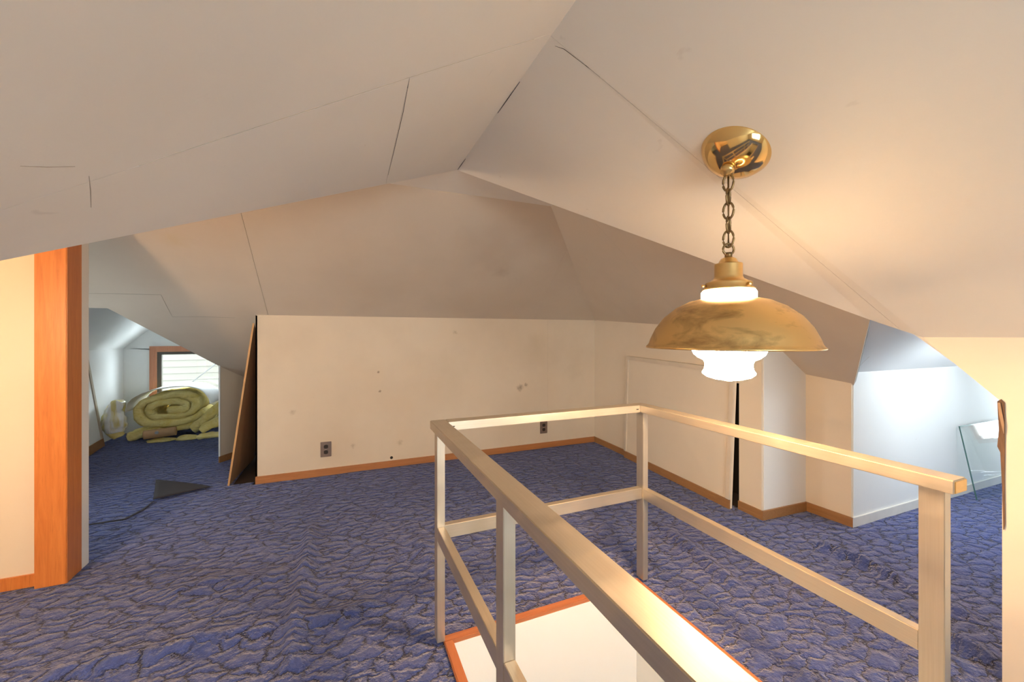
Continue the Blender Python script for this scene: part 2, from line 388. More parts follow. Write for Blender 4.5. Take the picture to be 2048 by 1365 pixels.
# right dormer ceiling
XD = 6.0
DZ = .959; dyr, dzr = 1.0, 1.35
prism('dormer_slope', [Vector((2.905, 1.46, DZ)), Vector((XD, 1.415, DZ)), Vector((XD, dyr, dzr)), Vector((2.05, dyr, dzr)), onRS(1740, 640) + Vector((0, 0, .003))], (0, .012, .012), M['white'], ceil)
SX0, SX1, SY0, SY1 = 3.30, 4.10, .65, .93
def SS(x, y): return Vector((x, y, .95 + (dzr-.95)/(dyr-.58)*(y-.58)))
prisms('dormer_slope', [[SS(2.05, dyr), SS(SX0, dyr), SS(SX0, .58), SS(XE+.016, .58), SS(XE+.016, .82)], [SS(SX1, dyr), SS(XD, dyr), SS(XD, .58), SS(SX1, .58)],
    [SS(SX0, dyr), SS(SX1, dyr), SS(SX1, SY1), SS(SX0, SY1)], [SS(SX0, SY0), SS(SX1, SY0), SS(SX1, .58), SS(SX0, .58)]], (0, -.012, .012), M['white'], ceil)
w5 = bpy.data.objects.new('window_added_roof', None); C.objects.link(w5); w5.location = (3.75, .79, 1.15); struct(w5)  # unseen roof window, added to light the dormer cheek evenly
for xa, xb, ya, yb in ((SX0-.04, SX0, SY0-.03, SY1+.03), (SX1, SX1+.04, SY0-.03, SY1+.03), (SX0, SX1, SY0-.03, SY0), (SX0, SX1, SY1, SY1+.03)):
    prism('casing', [SS(xa, ya), SS(xb, ya), SS(xb, yb), SS(xa, yb)], (0, .010, -.010), M['white'], w5)
prism('pane', [SS(SX0, SY0) + Vector((0, -.004, .004)), SS(SX1, SY0) + Vector((0, -.004, .004)), SS(SX1, SY1) + Vector((0, -.004, .004)), SS(SX0, SY1) + Vector((0, -.004, .004))], (0, -.002, .002), M['skyglass'], w5)

dn_o = [o_ for o_ in ceil.children if o_.name.startswith('dormer_slope')][2]
dpl = (DZ + (dzr-DZ)/(1.46-dyr)*1.46, 0, -(dzr-DZ)/(1.46-dyr))
crack(dn_o, [at_plane(u_, v_, dpl) for u_, v_ in ((1710, 741), (1740, 712), (1770, 684), (1793, 664))], inw(dpl), .003, M['mould'])

# ------------------------------------------------------------------ walls
M['wall_back'] = plaster('wall_paint_back', (.74, .635, .50), (.58, .465, .34), .38,
    [(at_y(1040, 776, 3.74), .05, (.22, .15, .09), .7), (at_y(1075, 700, 3.74), .22, (.60, .49, .35), .35), (at_y(900, 760, 3.74), .28, (.64, .54, .4), .35),
     (at_y(1150, 740, 3.74), .16, (.60, .5, .37), .3), (at_y(757, 745, 3.74), .014, (.2, .12, .06), .9), (at_y(1052, 770, 3.74), .03, (.2, .13, .07), .7), (at_y(585, 825, 3.74), .03, (.4, .3, .2), .5), (at_y(705, 893, 3.74), .03, (.35, .26, .17), .5), (at_y(800, 886, 3.74), .035, (.42, .33, .22), .5), (at_y(910, 665, 3.74), .03, (.42, .33, .22), .5), (at_y(760, 783, 3.74), .018, (.2, .12, .06), .9)])
XB0, XB1, YB = -.637, 2.60, 3.74
sx = at_y(1095, 700, YB).x
wb = panelled('wall_back', [Vector((XB0, YB, 0)), Vector((XB1, YB, 0)), Vector((XB1, YB, 1.355)), Vector((XB0, YB, 1.35))], (0, -1, 0),
         [(Vector((sx, YB, 0)), Vector((sx, YB, 1)), None)], M['wall_back'], None); struct(wb, 'scuffed cream knee wall under the back slope')
hp = at_y(783, 916, YB)
lathe_ = [(0, 0)]
hv = [(hp.x + .013*math.cos(a*PI/8), YB-.0008, hp.z + .013*math.sin(a*PI/8)) for a in range(16)]
prism('drilled_hole', hv, (0, .002, 0), M['dark'], wb)
prism('end_return', [Vector((XB0, YB+.0, 0)), Vector((XB0, 4.6, 0)), Vector((XB0, 4.6, .83)), Vector((XB0, YB, 1.345))], (.012, 0, 0), M['wall'], wb)
# right wall with the access opening behind the leaning hatch
def xA(y): return 2.495 + (y - 1.75)*.046
def wA(y, z): return Vector((xA(y), y, z))
tA = lambda y: RS[0] + RS[1]*xA(y) + RS[2]*y
wr = prisms('wall_right', [[wA(3.74, 0), wA(2.98, 0), wA(2.98, tA(2.98)), wA(3.74, tA(3.74))],
    [wA(2.98, .86), wA(1.915, .86), wA(1.915, tA(1.915)), wA(2.98, tA(2.98))],
    [wA(1.915, 0), wA(1.75, 0), wA(1.75, tA(1.75)), wA(1.915, tA(1.915))]], (.015, 0, 0), M['wall'])
struct(wr, 'cream knee wall on the right with a dark access opening')
box('closet_shade_sheet', 2.75, 2.76, 1.78, 3.7, -.01, 1.02, M['dark'], wr)  # near-black sheet stands in for the shade inside the opening
wb_ = prism('wall_closet_end', [Vector((xA(1.75)+.016, 1.745, 0)), Vector((2.905, 1.725, 0)), lift(RS, 2.905, 1.725), lift(RS, xA(1.75)+.016, 1.745)], (0, .012, 0), M['white']); struct(wb_, 'pale end wall of the closet, top cut to the slope')
wc = prism('wall_eave', [Vector((2.905, 1.725, 0)), Vector((2.915, 1.465, 0)), lift(RS, 2.915, 1.465), lift(RS, 2.905, 1.725)], (.015, 0, 0), M['wall']); struct(wc, 'short cream wall piece beside the bright dormer')
wd = prism('wall_dormer_cheek', [Vector((2.93, 1.462, 0)), Vector((XD, 1.415, 0)), Vector((XD, 1.415, DZ)), Vector((2.93, 1.462, DZ))], (0, .015, 0), M['white']); struct(wd, 'daylit white cheek wall of the right dormer')
box('cheek', XE+.016, XD, .565, .58, 0, .955, M['white'], wd)
we = prism('wall_near_right', [Vector((XE, YB0, 0)), Vector((XE, .605, 0)), Vector((XE, .605, .965)), Vector((XE, R4.y, R4.z)), Vector((XE, .5, 1.205)), Vector((XE, YB0, 1.205))], (.015, 0, 0), M['wall']); struct(we, 'near cream knee wall at the right edge')
# right dormer end with its window
def holed(name, y0, y1, z0, z1, hy0, hy1, hz0, hz1, mk, ext, mat, top=None):
    polys = [[mk(y0, z0), mk(y1, z0), mk(y1, hz0), mk(y0, hz0)], [mk(y0, hz0), mk(hy0, hz0), mk(hy0, hz1), mk(y0, hz1)],
             [mk(hy1, hz0), mk(y1, hz0), mk(y1, hz1), mk(hy1, hz1)], [mk(y0, hz1), mk(y1, hz1), *(top or [mk(y1, z1), mk(y0, z1)])]]
    return prisms(name, polys, ext, mat)
o = holed('wall_dormer_end', .56, 1.45, 0, 1.5, .76, 1.30, .34, .92, lambda y, z: Vector((XD, y, z)), (.02, 0, 0), M['white']); struct(o, 'end wall of the right dormer')
w2 = bpy.data.objects.new('window_2', None); C.objects.link(w2); w2.location = (XD, 1.03, .3); struct(w2, 'dormer window on the right')
for a in ((.72, .76, .30, .96), (1.30, 1.34, .30, .96), (.76, 1.30, .30, .34), (.76, 1.30, .92, .96)): box('casing', XD-.02, XD, *a, M['wcasing'], w2)
box('pane', XD+.008, XD+.012, .76, 1.30, .34, .92, M['glass'], w2)
# near room: left knee wall, gable end behind the camera; its unseen window is added for fill daylight
o = prism('wall_near_left', [Vector((-.92, YB0, 0)), Vector((-.92, L4.y, 0)), Vector((-.92, L4.y, 1.2)), Vector((-.92, YB0, 1.2))], (-.015, 0, 0), M['wall']); struct(o)
o = prism('wall_wing_near', [Vector((-2.62, L4.y, 0)), Vector((-.92, L4.y, 0)), L4, Vector((-2.62, L4.y, L4.z))], (0, -.015, 0), M['wall']); struct(o)
o = holed('wall_gable', -.93, 2.10, 0, 2.1, -.10, 1.26, .55, 1.50, lambda x, z: Vector((x, YB0, z)), (0, -.02, 0), M['wall'], [Vector((2.1, YB0, 1.56)), Vector((XR, YB0, 2.11)), Vector((-.93, YB0, 1.56))]); struct(o)
w3 = bpy.data.objects.new('window_added_rear', None); C.objects.link(w3); w3.location = (.58, YB0, .8); struct(w3)
for a in ((-.15, -.10, .50, 1.55), (1.26, 1.31, .50, 1.55), (-.10, 1.26, .50, .55), (-.10, 1.26, 1.50, 1.55)): box('casing', a[0], a[1], YB0, YB0+.02, a[2], a[3], M['wcasing'], w3)
box('pane', -.10, 1.26, YB0-.012, YB0-.008, .55, 1.50, M['glass'], w3)
# left wing partition and orange door frame
YP = 2.645
wp = box('wall_partition', -2.62, -1.262, YP, 2.725, 0, 2.03, M['wall']); struct(wp, 'cream partition left of the orange door frame')
wl = box('wall_wing_left', -2.64, -2.62, L4.y, 2.74, 0, 2.1, M['wall']); struct(wl)
d1 = bpy.data.objects.new('door_1', None); C.objects.link(d1); d1.location = (-1.27, 2.66, 0); struct(d1, 'orange stained door casing and jamb without a door')
box('casing', -1.330, -1.216, 2.600, YP, 0, 2.02, M['casing'], d1, .003)
box('jamb', -1.262, -1.219, YP, 2.728, 0, 2.02, M['casing'], d1, .002)
box('stop_bead', -1.219, -1.2165, 2.606, 2.612, 0, 2.0, M['nosing'], d1)
box('plaster_edge', -1.262, -1.222, 2.728, 2.795, 0, 2.0, M['white'], d1)
# back-left: walls of the alcove and the left dormer
wo = prism('wall_alcove', [Vector((Q.x, Q.y, 0)), Vector((W3.x, W3.y, 0)), W3, Q], (.01, .012, 0), M['wall']); struct(wo, 'small pale wall piece behind the leaning board')
o = prism('wall_dormer_right', [Vector((Q.x, Q.y, 0)), Vector((Q.x, YW, 0)), Vector((Q.x, YW, Q.z)), Q], (.012, 0, 0), M['white']); struct(o)
WL = lambda y, z: Vector((dlx, y, z))
wdl = prisms('wall_left', [[WL(2.73, 0), WL(4.05, 0), WL(4.05, .45), WL(2.73, .45)], [WL(2.73, .45), WL(3.12, .45), WL(3.12, 1.25), WL(2.73, 1.25)], [WL(3.62, .45), WL(4.05, .45), WL(4.05, lift(BS, 0, 4.05).z), WL(3.62, 1.25)],
    [WL(2.73, 1.25), WL(3.62, 1.25), lift(BS, dlx, 3.62), lift(BS, dlx, 2.73)], [WL(4.05, 0), WL(YW, 0), WL(YW, dlz), WL(yle, dlz), WL(4.05, lift(BS, 0, 4.05).z)]], (-.015, 0, 0), M['white'])
w4 = bpy.data.objects.new('window_added_side', None); C.objects.link(w4); w4.location = (dlx, 3.4, .45); struct(w4)  # unseen side window, added to bring blue daylight onto the floor
for a in ((3.07, 3.12, .40, 1.30), (3.62, 3.67, .40, 1.30), (3.12, 3.62, .40, .45), (3.12, 3.62, 1.25, 1.30)): box('casing', dlx, dlx+.02, *a, M['wcasing'], w4)
box('pane', dlx-.012, dlx-.008, 3.12, 3.62, .45, 1.25, M['glass'], w4); struct(wdl, 'white daylit left wall of the left dormer')
wx0, wx1, wz0, wz1 = at_y(300, 693, YW).x, -1.30, .35, 1.046
cw = .07
ww = holed('wall_window', dlx-.01, Q.x+.01, 0, 1.1, wx0+cw, wx1-cw, wz0+cw, wz1-cw, lambda x, z: Vector((x, YW, z)), (0, .05, 0), M['white'],
      [Vector((Q.x+.01, YW, Q.z)), Vector((xr_, YW, zr_)), Vector((dlx-.01, YW, dlz))]); struct(ww, 'pale gable wall around the dormer window')
w1 = bpy.data.objects.new('window_1', None); C.objects.link(w1); w1.location = ((wx0+wx1)/2, YW, wz0); struct(w1, 'dormer window with red-brown casing and dark sash')
for a in ((wx0, wx0+cw, wz0, wz1), (wx1-cw, wx1, wz0, wz1), (wx0+cw, wx1-cw, wz1-cw, wz1), (wx0+cw, wx1-cw, wz0, wz0+cw)):
    box('casing', a[0], a[1], YW-.02, YW, a[2], a[3], M['wcasing'], w1)
ix0, ix1, iz0, iz1 = wx0+cw, wx1-cw, wz0+cw, wz1-cw
for a in ((ix0, ix0+.045, iz0, iz1), (ix1-.045, ix1, iz0, iz1), (ix0+.045, ix1-.045, iz1-.035, iz1)):
    box('sash', a[0], a[1], YW-.005, YW+.03, a[2], a[3], M['sash'], w1)
box('sill', ix0, ix1, YW-.012, YW+.04, iz0, iz0+.055, M['sill'], w1)
box('pane', ix0+.045, ix1-.045, YW+.012, YW+.016, iz0+.055, iz1-.035, M['glass'], w1)

# ------------------------------------------------------------------ floor, stairwell
WX0, WX1, WY0, WY1 = .395, 1.285, -1.5, 1.515
flr = prisms('floor', [[Vector((-2.64, YB0, -.012)), Vector((WX0, YB0, -.012)), Vector((WX0, YW, -.012)), Vector((-2.64, YW, -.012))],
    [Vector((WX1, YB0, -.012)), Vector((XD, YB0, -.012)), Vector((XD, YW, -.012)), Vector((WX1, YW, -.012))],
    [Vector((WX0, WY1, -.012)), Vector((WX1, WY1, -.012)), Vector((WX1, YW, -.012)), Vector((WX0, YW, -.012))],
    [Vector((WX0, YB0, -.012)), Vector((WX1, YB0, -.012)), Vector((WX1, WY0, -.012)), Vector((WX0, WY0, -.012))]], (0, 0, -.2), M['subfloor'])
struct(flr, 'attic floor under blue carpet')
FL = at_floor
wr_lines = [  # (points, height, width, one-sided step)
    ([FL(624, 1045), FL(606, 1140), FL(587, 1247), FL(576, 1365)], .024, .045, .5),
    ([FL(587, 1247), FL(395, 1287), FL(222, 1326), FL(60, 1362)], .022, .05, .5),
    ([FL(587, 1243), FL(686, 1234), FL(756, 1203)], .014, .05, 0),
    ([FL(833, 1062), FL(875, 1155)], .016, .05, 0),
    ([FL(580, 1150), FL(430, 1165), FL(330, 1190)], .012, .05, 0),
    ([FL(1300, 1040), FL(1376, 1094), FL(1480, 1180)], .016, .04, 0),
    ([FL(1622, 1085), FL(1720, 1125), FL(1813, 1170)], .024, .045, .5),
    ([FL(1813, 1170), FL(1950, 1240)], .018, .05, .5),
    ([FL(1879, 1267), FL(2012, 1341)], .026, .045, .5),
    ([FL(1480, 1085), FL(1640, 1170), FL(1800, 1262)], .012, .06, 0),
    ([FL(0, 1270), FL(90, 1185)], .010, .03, .5),
    ([FL(1020, 1080), FL(1130, 1110)], .010, .06, 0),
]
def seg_dist(x, y, a, b_):
    dx, dy = b_.x-a.x, b_.y-a.y; l2 = dx*dx + dy*dy
    t = max(0, min(1, ((x-a.x)*dx + (y-a.y)*dy)/l2)); px, py = a.x + t*dx, a.y + t*dy
    s = (x-a.x)*dy - (y-a.y)*dx
    return math.hypot(x-px, y-py), (1 if s > 0 else -1), t
def carpet_h(x, y):
    z = .004 * noise.noise(Vector((x*1.7, y*1.7, 3))) + .0025*noise.noise(Vector((x*6, y*6, 9)))
    for pts, hgt, wd_, step in wr_lines:
        for i in range(len(pts)-1):
            a, b_ = pts[i], pts[i+1]
            if x < min(a.x, b_.x)-.2 or x > max(a.x, b_.x)+.2 or y < min(a.y, b_.y)-.2 or y > max(a.y, b_.y)+.2: continue
            d, s, t = seg_dist(x, y, a, b_)
            fade = 1.0
            if i == 0: fade *= min(1, .15 + t*3)
            if i == len(pts)-2: fade *= min(1, .15 + (1-t)*3)
            ww_ = wd_ * (.62 if (step and s > 0) else 1.0)
            z = max(z, z*.4 + fade*1.45*hgt*math.exp(-(d/ww_)**2))
    return z
RES = .021
xs = [-2.42 + i*RES for i in range(int((XD + 2.42)/RES) + 1)]; ys = [YB0 + i*RES for i in range(int((YW - YB0)/RES) + 1)]
def keep(x, y):
    if WX0-.03 < x < WX1+.03 and WY0 < y < WY1+.02: return False
    if y > YB-.004 and x > -.66: return False
    if -.80 < x < -.62 and 3.80 < y < 4.7: return False
    if x > 2.93 and (y > 1.47 or y < .58): return False
    if x > xA(y) + .012 and y > 1.74: return False
    if x > XE and y < .57: return False
    return True
idx = {}; V = []; Fc = []
def vid(i, j):
    if (i, j) not in idx:
        x, y = xs[i], ys[j]; idx[(i, j)] = len(V); V.append((x, y, carpet_h(x, y)))
    return idx[(i, j)]
for i in range(len(xs)-1):
    for j in range(len(ys)-1):
        if keep(xs[i]+RES/2, ys[j]+RES/2): Fc.append((vid(i, j), vid(i+1, j), vid(i+1, j+1), vid(i, j+1)))
cp = link('carpet', V, Fc, M['carpet'], flr, True); cp['label'] = 'blue sculpted pile carpet with ridges and cracks'
sd = cp.modifiers.new('solid', 'SOLIDIFY'); sd.thickness = .010; sd.offset = -1
# a cut corner of the carpet curled up
fa, fb, fc_ = FL(306, 1004), FL(312, 979), FL(420, 978)
V, Fc = [], []
n1, n2 = 8, 12
for i in range(n1+1):
    for j in range(n2+1):
        s_, t = i/n1, j/n2
        p = fb.lerp(fc_, t).lerp(fa.lerp(fc_, t), s_); V.append((p.x, p.y, .014 + .055*(1-s_)**1.5*(1-t)**.8))
for i in range(n1):
    for j in range(n2): a = i*(n2+1)+j; Fc.append((a, a+1, a+n2+2, a+n2+1))
fl = link('carpet_flap', V, Fc, M['carpet_back'], flr, True); fl['label'] = 'curled dark underside of a cut carpet corner'
sd = fl.modifiers.new('solid', 'SOLIDIFY'); sd.thickness = .008
cut_pts = [FL(308, 1004), FL(285, 1022), FL(250, 1040), FL(200, 1048), FL(163, 1054)]
cr = crack(flr, [p + Vector((0, 0, .006)) for p in cut_pts], (0, 0, 1), .016, M['carpet_back']); cr.name = 'carpet_cut'
# stairwell lining and nosing
sw = prisms('wall_stairwell', [[Vector((WX0, WY1-.003, 0)), Vector((WX1, WY1-.003, 0)), Vector((WX1, WY1-.003, -2.6)), Vector((WX0, WY1-.003, -2.6))]], (0, .002, 0), M['white']); struct(sw, 'white wall lining the stairwell under the railing')
prism('side_lining', [Vector((WX1-.003, WY0, 0)), Vector((WX1-.003, WY1-.004, 0)), Vector((WX1-.003, WY1-.004, -2.6)), Vector((WX1-.003, WY0, -2.6))], (.002, 0, 0), M['white'], sw)
prism('side_lining', [Vector((WX0+.003, WY0, 0)), Vector((WX0+.003, WY1-.004, 0)), Vector((WX0+.003, WY1-.004, -2.6)), Vector((WX0+.003, WY0, -2.6))], (-.002, 0, 0), M['white'], sw)
prism('end_lining', [Vector((WX0, WY0, 0)), Vector((WX1, WY0, 0)), Vector((WX1, WY0, -2.6)), Vector((WX0, WY0, -2.6))], (0, -.015, 0), M['white'], sw)
box('landing', WX0, WX1, WY0, WY1, -2.62, -2.6, M['subfloor'], sw)
for n_, a in enumerate(((WX0-.034, WX1+.034, WY1, WY1+.034), (WX0-.034, WX0, WY0, WY1), (WX1, WX1+.034, WY0, WY1))):
    t_ = box('trim_%d' % (n_+1), *a, -.045, .016, M['nosing'] if n_ == 0 else M['nosing_y'], None, .003)
    struct(t_, 'red-brown wooden nosing along the stairwell edge')

# ------------------------------------------------------------------ baseboards
BH = .062
def bb(name, p, q, outw, mat, label=None, par=None):
    p, q = Vector((*p, -.004)), Vector((*q, -.004)); o = prism(name, [p, q, q + Vector((0, 0, BH)), p + Vector((0, 0, BH))], Vector((*outw, 0))*.011, mat, par)
    if par is None: struct(o, label)
    return o
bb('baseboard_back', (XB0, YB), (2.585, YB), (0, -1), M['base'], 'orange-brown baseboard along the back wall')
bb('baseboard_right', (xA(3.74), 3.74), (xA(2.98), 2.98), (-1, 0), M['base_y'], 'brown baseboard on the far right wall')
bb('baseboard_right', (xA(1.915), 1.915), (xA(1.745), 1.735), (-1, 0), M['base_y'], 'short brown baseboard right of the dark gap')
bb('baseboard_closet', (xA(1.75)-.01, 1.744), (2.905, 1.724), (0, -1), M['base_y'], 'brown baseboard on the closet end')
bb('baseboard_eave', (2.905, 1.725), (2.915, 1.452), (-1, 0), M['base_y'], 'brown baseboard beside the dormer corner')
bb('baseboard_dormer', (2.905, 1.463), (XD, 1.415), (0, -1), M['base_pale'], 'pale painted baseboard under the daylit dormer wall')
bb('baseboard_partition', (-2.62, YP), (-1.331, YP), (0, -1), M['casing'], 'orange baseboard left of the door frame')
d_ = (W3 - Q).normalized(); nn = Vector((d_.y, -d_.x))
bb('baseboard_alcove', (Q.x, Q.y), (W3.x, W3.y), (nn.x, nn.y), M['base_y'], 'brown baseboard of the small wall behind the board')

# ------------------------------------------------------------------ envelope of the house (keeps the sky out of the roof space)
ex0, ex1, ey0, ey1, ez0, ez1 = -2.66, 2.95, YB0-.02, YW+.05, -2.9, 2.5
env = holed('wall_outer_north', ex0, ex1, ez0, ez1, ix0, ix1, iz0, iz1, lambda x, z: Vector((x, ey1, z)), (0, .05, 0), M['siding']); struct(env)
OE = lambda y, z: Vector((ex1, y, z))
env = prisms('wall_outer_east', [[OE(ey0, ez0), OE(.565, ez0), OE(.565, ez1), OE(ey0, ez1)], [OE(1.475, ez0), OE(ey1, ez0), OE(ey1, ez1), OE(1.475, ez1)],
    [OE(.565, ez0), OE(1.475, ez0), OE(1.475, -.2), OE(.565, -.2)], [OE(.565, .945), OE(dyr, dzr+.005), OE(dyr, ez1), OE(.565, ez1)], [OE(dyr, dzr+.005), OE(1.475, .955), OE(1.475, ez1), OE(dyr, ez1)]], (.03, 0, 0), M['siding']); struct(env)
env = holed('wall_outer_south', ex0, ex1, ez0, ez1, -.10, 1.26, .55, 1.50, lambda x, z: Vector((x, ey0, z)), (0, -.05, 0), M['siding']); struct(env)
env = holed('wall_outer_west', ey0, ey1, ez0, ez1, 3.12, 3.62, .45, 1.25, lambda y, z: Vector((ex0, y, z)), (-.03, 0, 0), M['siding']); struct(env)
struct(box('roof_deck', ex0-.1, ex1+.04, ey0-.1, ey1+.1, ez1, ez1+.05, M['subfloor']))
struct(box('floor_below', ex0-.1, ex1+.1, ey0-.1, ey1+.1, ez0-.05, ez0, M['subfloor']))

# ------------------------------------------------------------------ railing
RX0, RX1, RY1 = .349, 1.341, 1.551         # centre lines
rail = thing('stair_railing', 'brushed aluminium railing of square tubes around the stairwell', 'railing', ((RX0+RX1)/2, RY1, .016))
ZT, TW, TT = .857, .060, .033
yl0, yr0 = -.55, .455
box('top_rail', RX0-TW/2, RX0+TW/2, yl0, RY1+TW/2, ZT-TT, ZT, M['alu'][1], rail, .002)
box('top_rail', RX1-TW/2, RX1+TW/2, yr0, RY1+TW/2, ZT-TT, ZT, M['alu'][1], rail, .002)
tr = box('top_rail', RX0+TW/2, RX1-TW/2, RY1-TW/2, RY1+TW/2, ZT-TT, ZT, M['alu'][0], rail, .002)
PW, PD = .030, .048
posts = [(RX0, RY1-.01), (RX1, RY1-.01), (RX0, .86), (RX1, .50), (RX0, .02), (RX0, -.5)]
for (x, y) in posts: box('post', x-PW/2, x+PW/2, y-PD/2, y+PD/2, .016, ZT-TT, M['alu'][2], rail, .0015)
ZM, MH = .458, .052
yy = RY1-.01
def mid(x, y0, y1): box('mid_rail', x-PW/2+.001, x+PW/2-.001, y0, y1, ZM-MH, ZM, M['alu'][1], rail, .0015)
mid(RX0, .86+PD/2, yy-PD/2); mid(RX0, .02+PD/2, .86-PD/2); mid(RX0, -.5+PD/2, .02-PD/2); mid(RX1, .50+PD/2, yy-PD/2)
box('mid_rail', RX0+PW/2, RX1-PW/2, yy-PW/2, yy+PW/2, ZM-MH, ZM, M['alu'][0], rail, .0015)
for x, s in ((RX0+TW/2, 1), (RX1-TW/2, -1)):            # little screw clips in the corners of the top rail
    cx_ = x + s*.018
    v1 = [(cx_-.010, RY1-TW/2, ZT-.012), (cx_+.010, RY1-TW/2, ZT-.012), (cx_+.010, RY1-TW/2, ZT-.022), (cx_-.010, RY1-TW/2, ZT-.022)]
    cl = prism('corner_clip', [Vector(p) for p in v1], (0, -.003, 0), M['alu'][2], rail)
    sc_ = prism('clip_slot', [Vector((cx_-.006, RY1-TW/2-.003, ZT-.015)), Vector((cx_+.006, RY1-TW/2-.003, ZT-.015)), Vector((cx_+.006, RY1-TW/2-.003, ZT-.019)), Vector((cx_-.006, RY1-TW/2-.003, ZT-.019))], (0, -.0006, 0), M['dark'], cl)
box('end_cap', RX1-TW/2+.003, RX1+TW/2-.003, yr0-.002, yr0, ZT-TT+.003, ZT-.003, M['brass_cap'], rail)

# ------------------------------------------------------------------ pendant lamps
PXM = .00156
def zv(y): return H - ((240 + y/2.528) - VH)*PXM         # y in the lamp close-up
def pr(wpx): return wpx/2.528/2*PXM
def pendant(label, group, dx=0.0, dy=0.0, dz=0.0, nrm=None, top=None):
    ax, ay = 1.103 + dx, .88 + dy
    lp = thing('pendant_lamp', label, 'lamp', (ax, ay, zv(1318) + dz), group)
    Z = lambda y: zv(y) + dz
    # canopy: dish square to the slope
    nrm = (nrm or Vector((-.6, 0, -1))).normalized(); ctr = top
    prof = [(0, .060), (.020, .060), (.030, .058), (.062, .046), (.088, .026), (.101, .006), (.103, .0), (.100, -.001)]
    V, Fc = lathe_data(prof, 0, 0, 48); q = Vector((0, 0, 1)).rotation_difference(nrm)
    cn = link('canopy', [ctr + q @ Vector(p) for p in V], Fc, M['brass'], lp, True)
    tip = ctr + nrm*.058
    V, Fc = lathe_data([(0, .03), (.010, .03), (.012, .022), (.020, .020), (.021, .004), (.017, 0), (0, 0)], 0, 0, 24)
    q2 = Vector((0, 0, 1)).rotation_difference((nrm + Vector((0, 0, -1))).normalized())
    link('canopy_collar', [tip + q2 @ Vector(p) for p in V], Fc, M['brass_cap'], cn, True)
    # chain
    z0, z1 = tip.z - .028, Z(640); nl = 5; pitch = (z0 - z1)/nl
    ch = tube('cord', [Vector((tip.x, tip.y, z0)), Vector((ax+.004, ay+.003, (z0+z1)/2)), Vector((ax, ay, z1))], .0028, M['chain'], lp, 6)
    for i in range(nl):
        f_ = (i+.5)/nl; c_ = Vector((tip.x, tip.y, 0)).lerp(Vector((ax, ay, 0)), min(1, f_*1.3)); zc = z0 - (i+.5)*pitch
        an = (.35 if i % 2 else .35 + PI/2)
        pts = []
        for k in range(20):
            a = 2*PI*k/20; rx, rz = .0150*math.cos(a), (pitch*.60)*math.sin(a)
            pts.append(Vector((c_.x + rx*math.cos(an), c_.y + rx*math.sin(an), zc + rz)))
        tube('chain_link', pts, .0034, M['chain'], ch, 6, True)
    tube('loop', [Vector((ax + .0165*math.cos(2*PI*k/24)*math.cos(.4), ay + .0165*math.cos(2*PI*k/24)*math.sin(-.4), Z(658) + .0175*math.sin(2*PI*k/24))) for k in range(24)], .0035, M['chain'], lp, 8, True)
    lathe('loop_stem', [(0, Z(672)), (.010, Z(674)), (.011, Z(696)), (0, Z(697))], ax, ay, M['chain'], lp, 20)
    lathe('cap', [(0, Z(694)), (.012, Z(697)), (pr(70), Z(706)), (pr(90), Z(724)), (pr(104), Z(729)), (pr(126), Z(731)), (pr(128), Z(736)), (pr(128), Z(795)), (pr(138), Z(806)), (pr(172), Z(818)), (pr(212), Z(826)), (pr(214), Z(830)), (pr(212), Z(848)), (pr(238), Z(856)), (pr(238), Z(862)), (pr(200), Z(862))], ax, ay, M['brass_cap'], lp)
    for k in range(3):
        a = 2*PI*k/3 + .5; p = Vector((ax + pr(216)*math.cos(a), ay + pr(216)*math.sin(a), Z(840)))
        tube('thumb_screw', [p, p + Vector((.012*math.cos(a), .012*math.sin(a), 0))], .004, M['brass_cap'], lp, 8)
    lathe('glass_globe', [(pr(190), Z(864)), (pr(238), Z(866)), (pr(250), Z(876)), (pr(250), Z(900)), (pr(240), Z(912)), (pr(240), Z(940)), (pr(300), Z(1000)), (pr(344), Z(1080)), (pr(350), Z(1130)), (pr(344), Z(1158)), (pr(320), Z(1185)), (pr(280), Z(1203)), (pr(228), Z(1216)), (pr(216), Z(1232)), (pr(216), Z(1248)), (pr(224), Z(1264)), (pr(240), Z(1276)), (pr(238), Z(1284)), (pr(200), Z(1299)), (pr(130), Z(1310)), (pr(50), Z(1314)), (pr(36), Z(1318)), (0, Z(1319))], ax, ay, M['globe'], lp)
    lathe('shade', [(pr(246), Z(905)), (pr(360), Z(918)), (pr(490), Z(950)), (pr(612), Z(1000)), (pr(694), Z(1055)), (pr(744), Z(1108)), (pr(758), Z(1130)), (pr(770), Z(1140)), (pr(786), Z(1146)), (pr(788), Z(1152)), (pr(780), Z(1155)), (pr(768), Z(1150)), (pr(746), Z(1134)), (pr(732), Z(1110)), (pr(682), Z(1060)), (pr(600), Z(1006)), (pr(480), Z(956)), (pr(350), Z(924)), (pr(246), Z(911))], ax, ay, M['brass_old'], lp, 64)
    return lp
pendant('brass pendant lamp with domed shade and lit white glass, hanging over the railing', None, top=onNR(1470, 305))
ls, lx, ly = .79, -1.50, 1.32
tz = ZR - ls*(YE - ly)
M['bulb'] = M['globe'].copy(); M['bulb'].node_tree.nodes['Principled BSDF'].inputs['Emission Strength'].default_value = WING_E
cl_ = thing('ceiling_light', 'round white glass ceiling light in the side wing left of the view', 'lamp', (lx, ly, tz-.28))
lathe('stem', [(0, tz+.02), (.05, tz+.02), (.05, tz-.055), (.012, tz-.06), (.012, tz-.125), (.032, tz-.13), (.032, tz-.145), (0, tz-.145)], lx, ly, M['brass_cap'], cl_, 24)
lathe('glass_globe', [(.07*math.sin(PI*k/16), tz-.21+.07*math.cos(PI*k/16)) for k in range(17)], lx, ly, M['bulb'], cl_, 24)

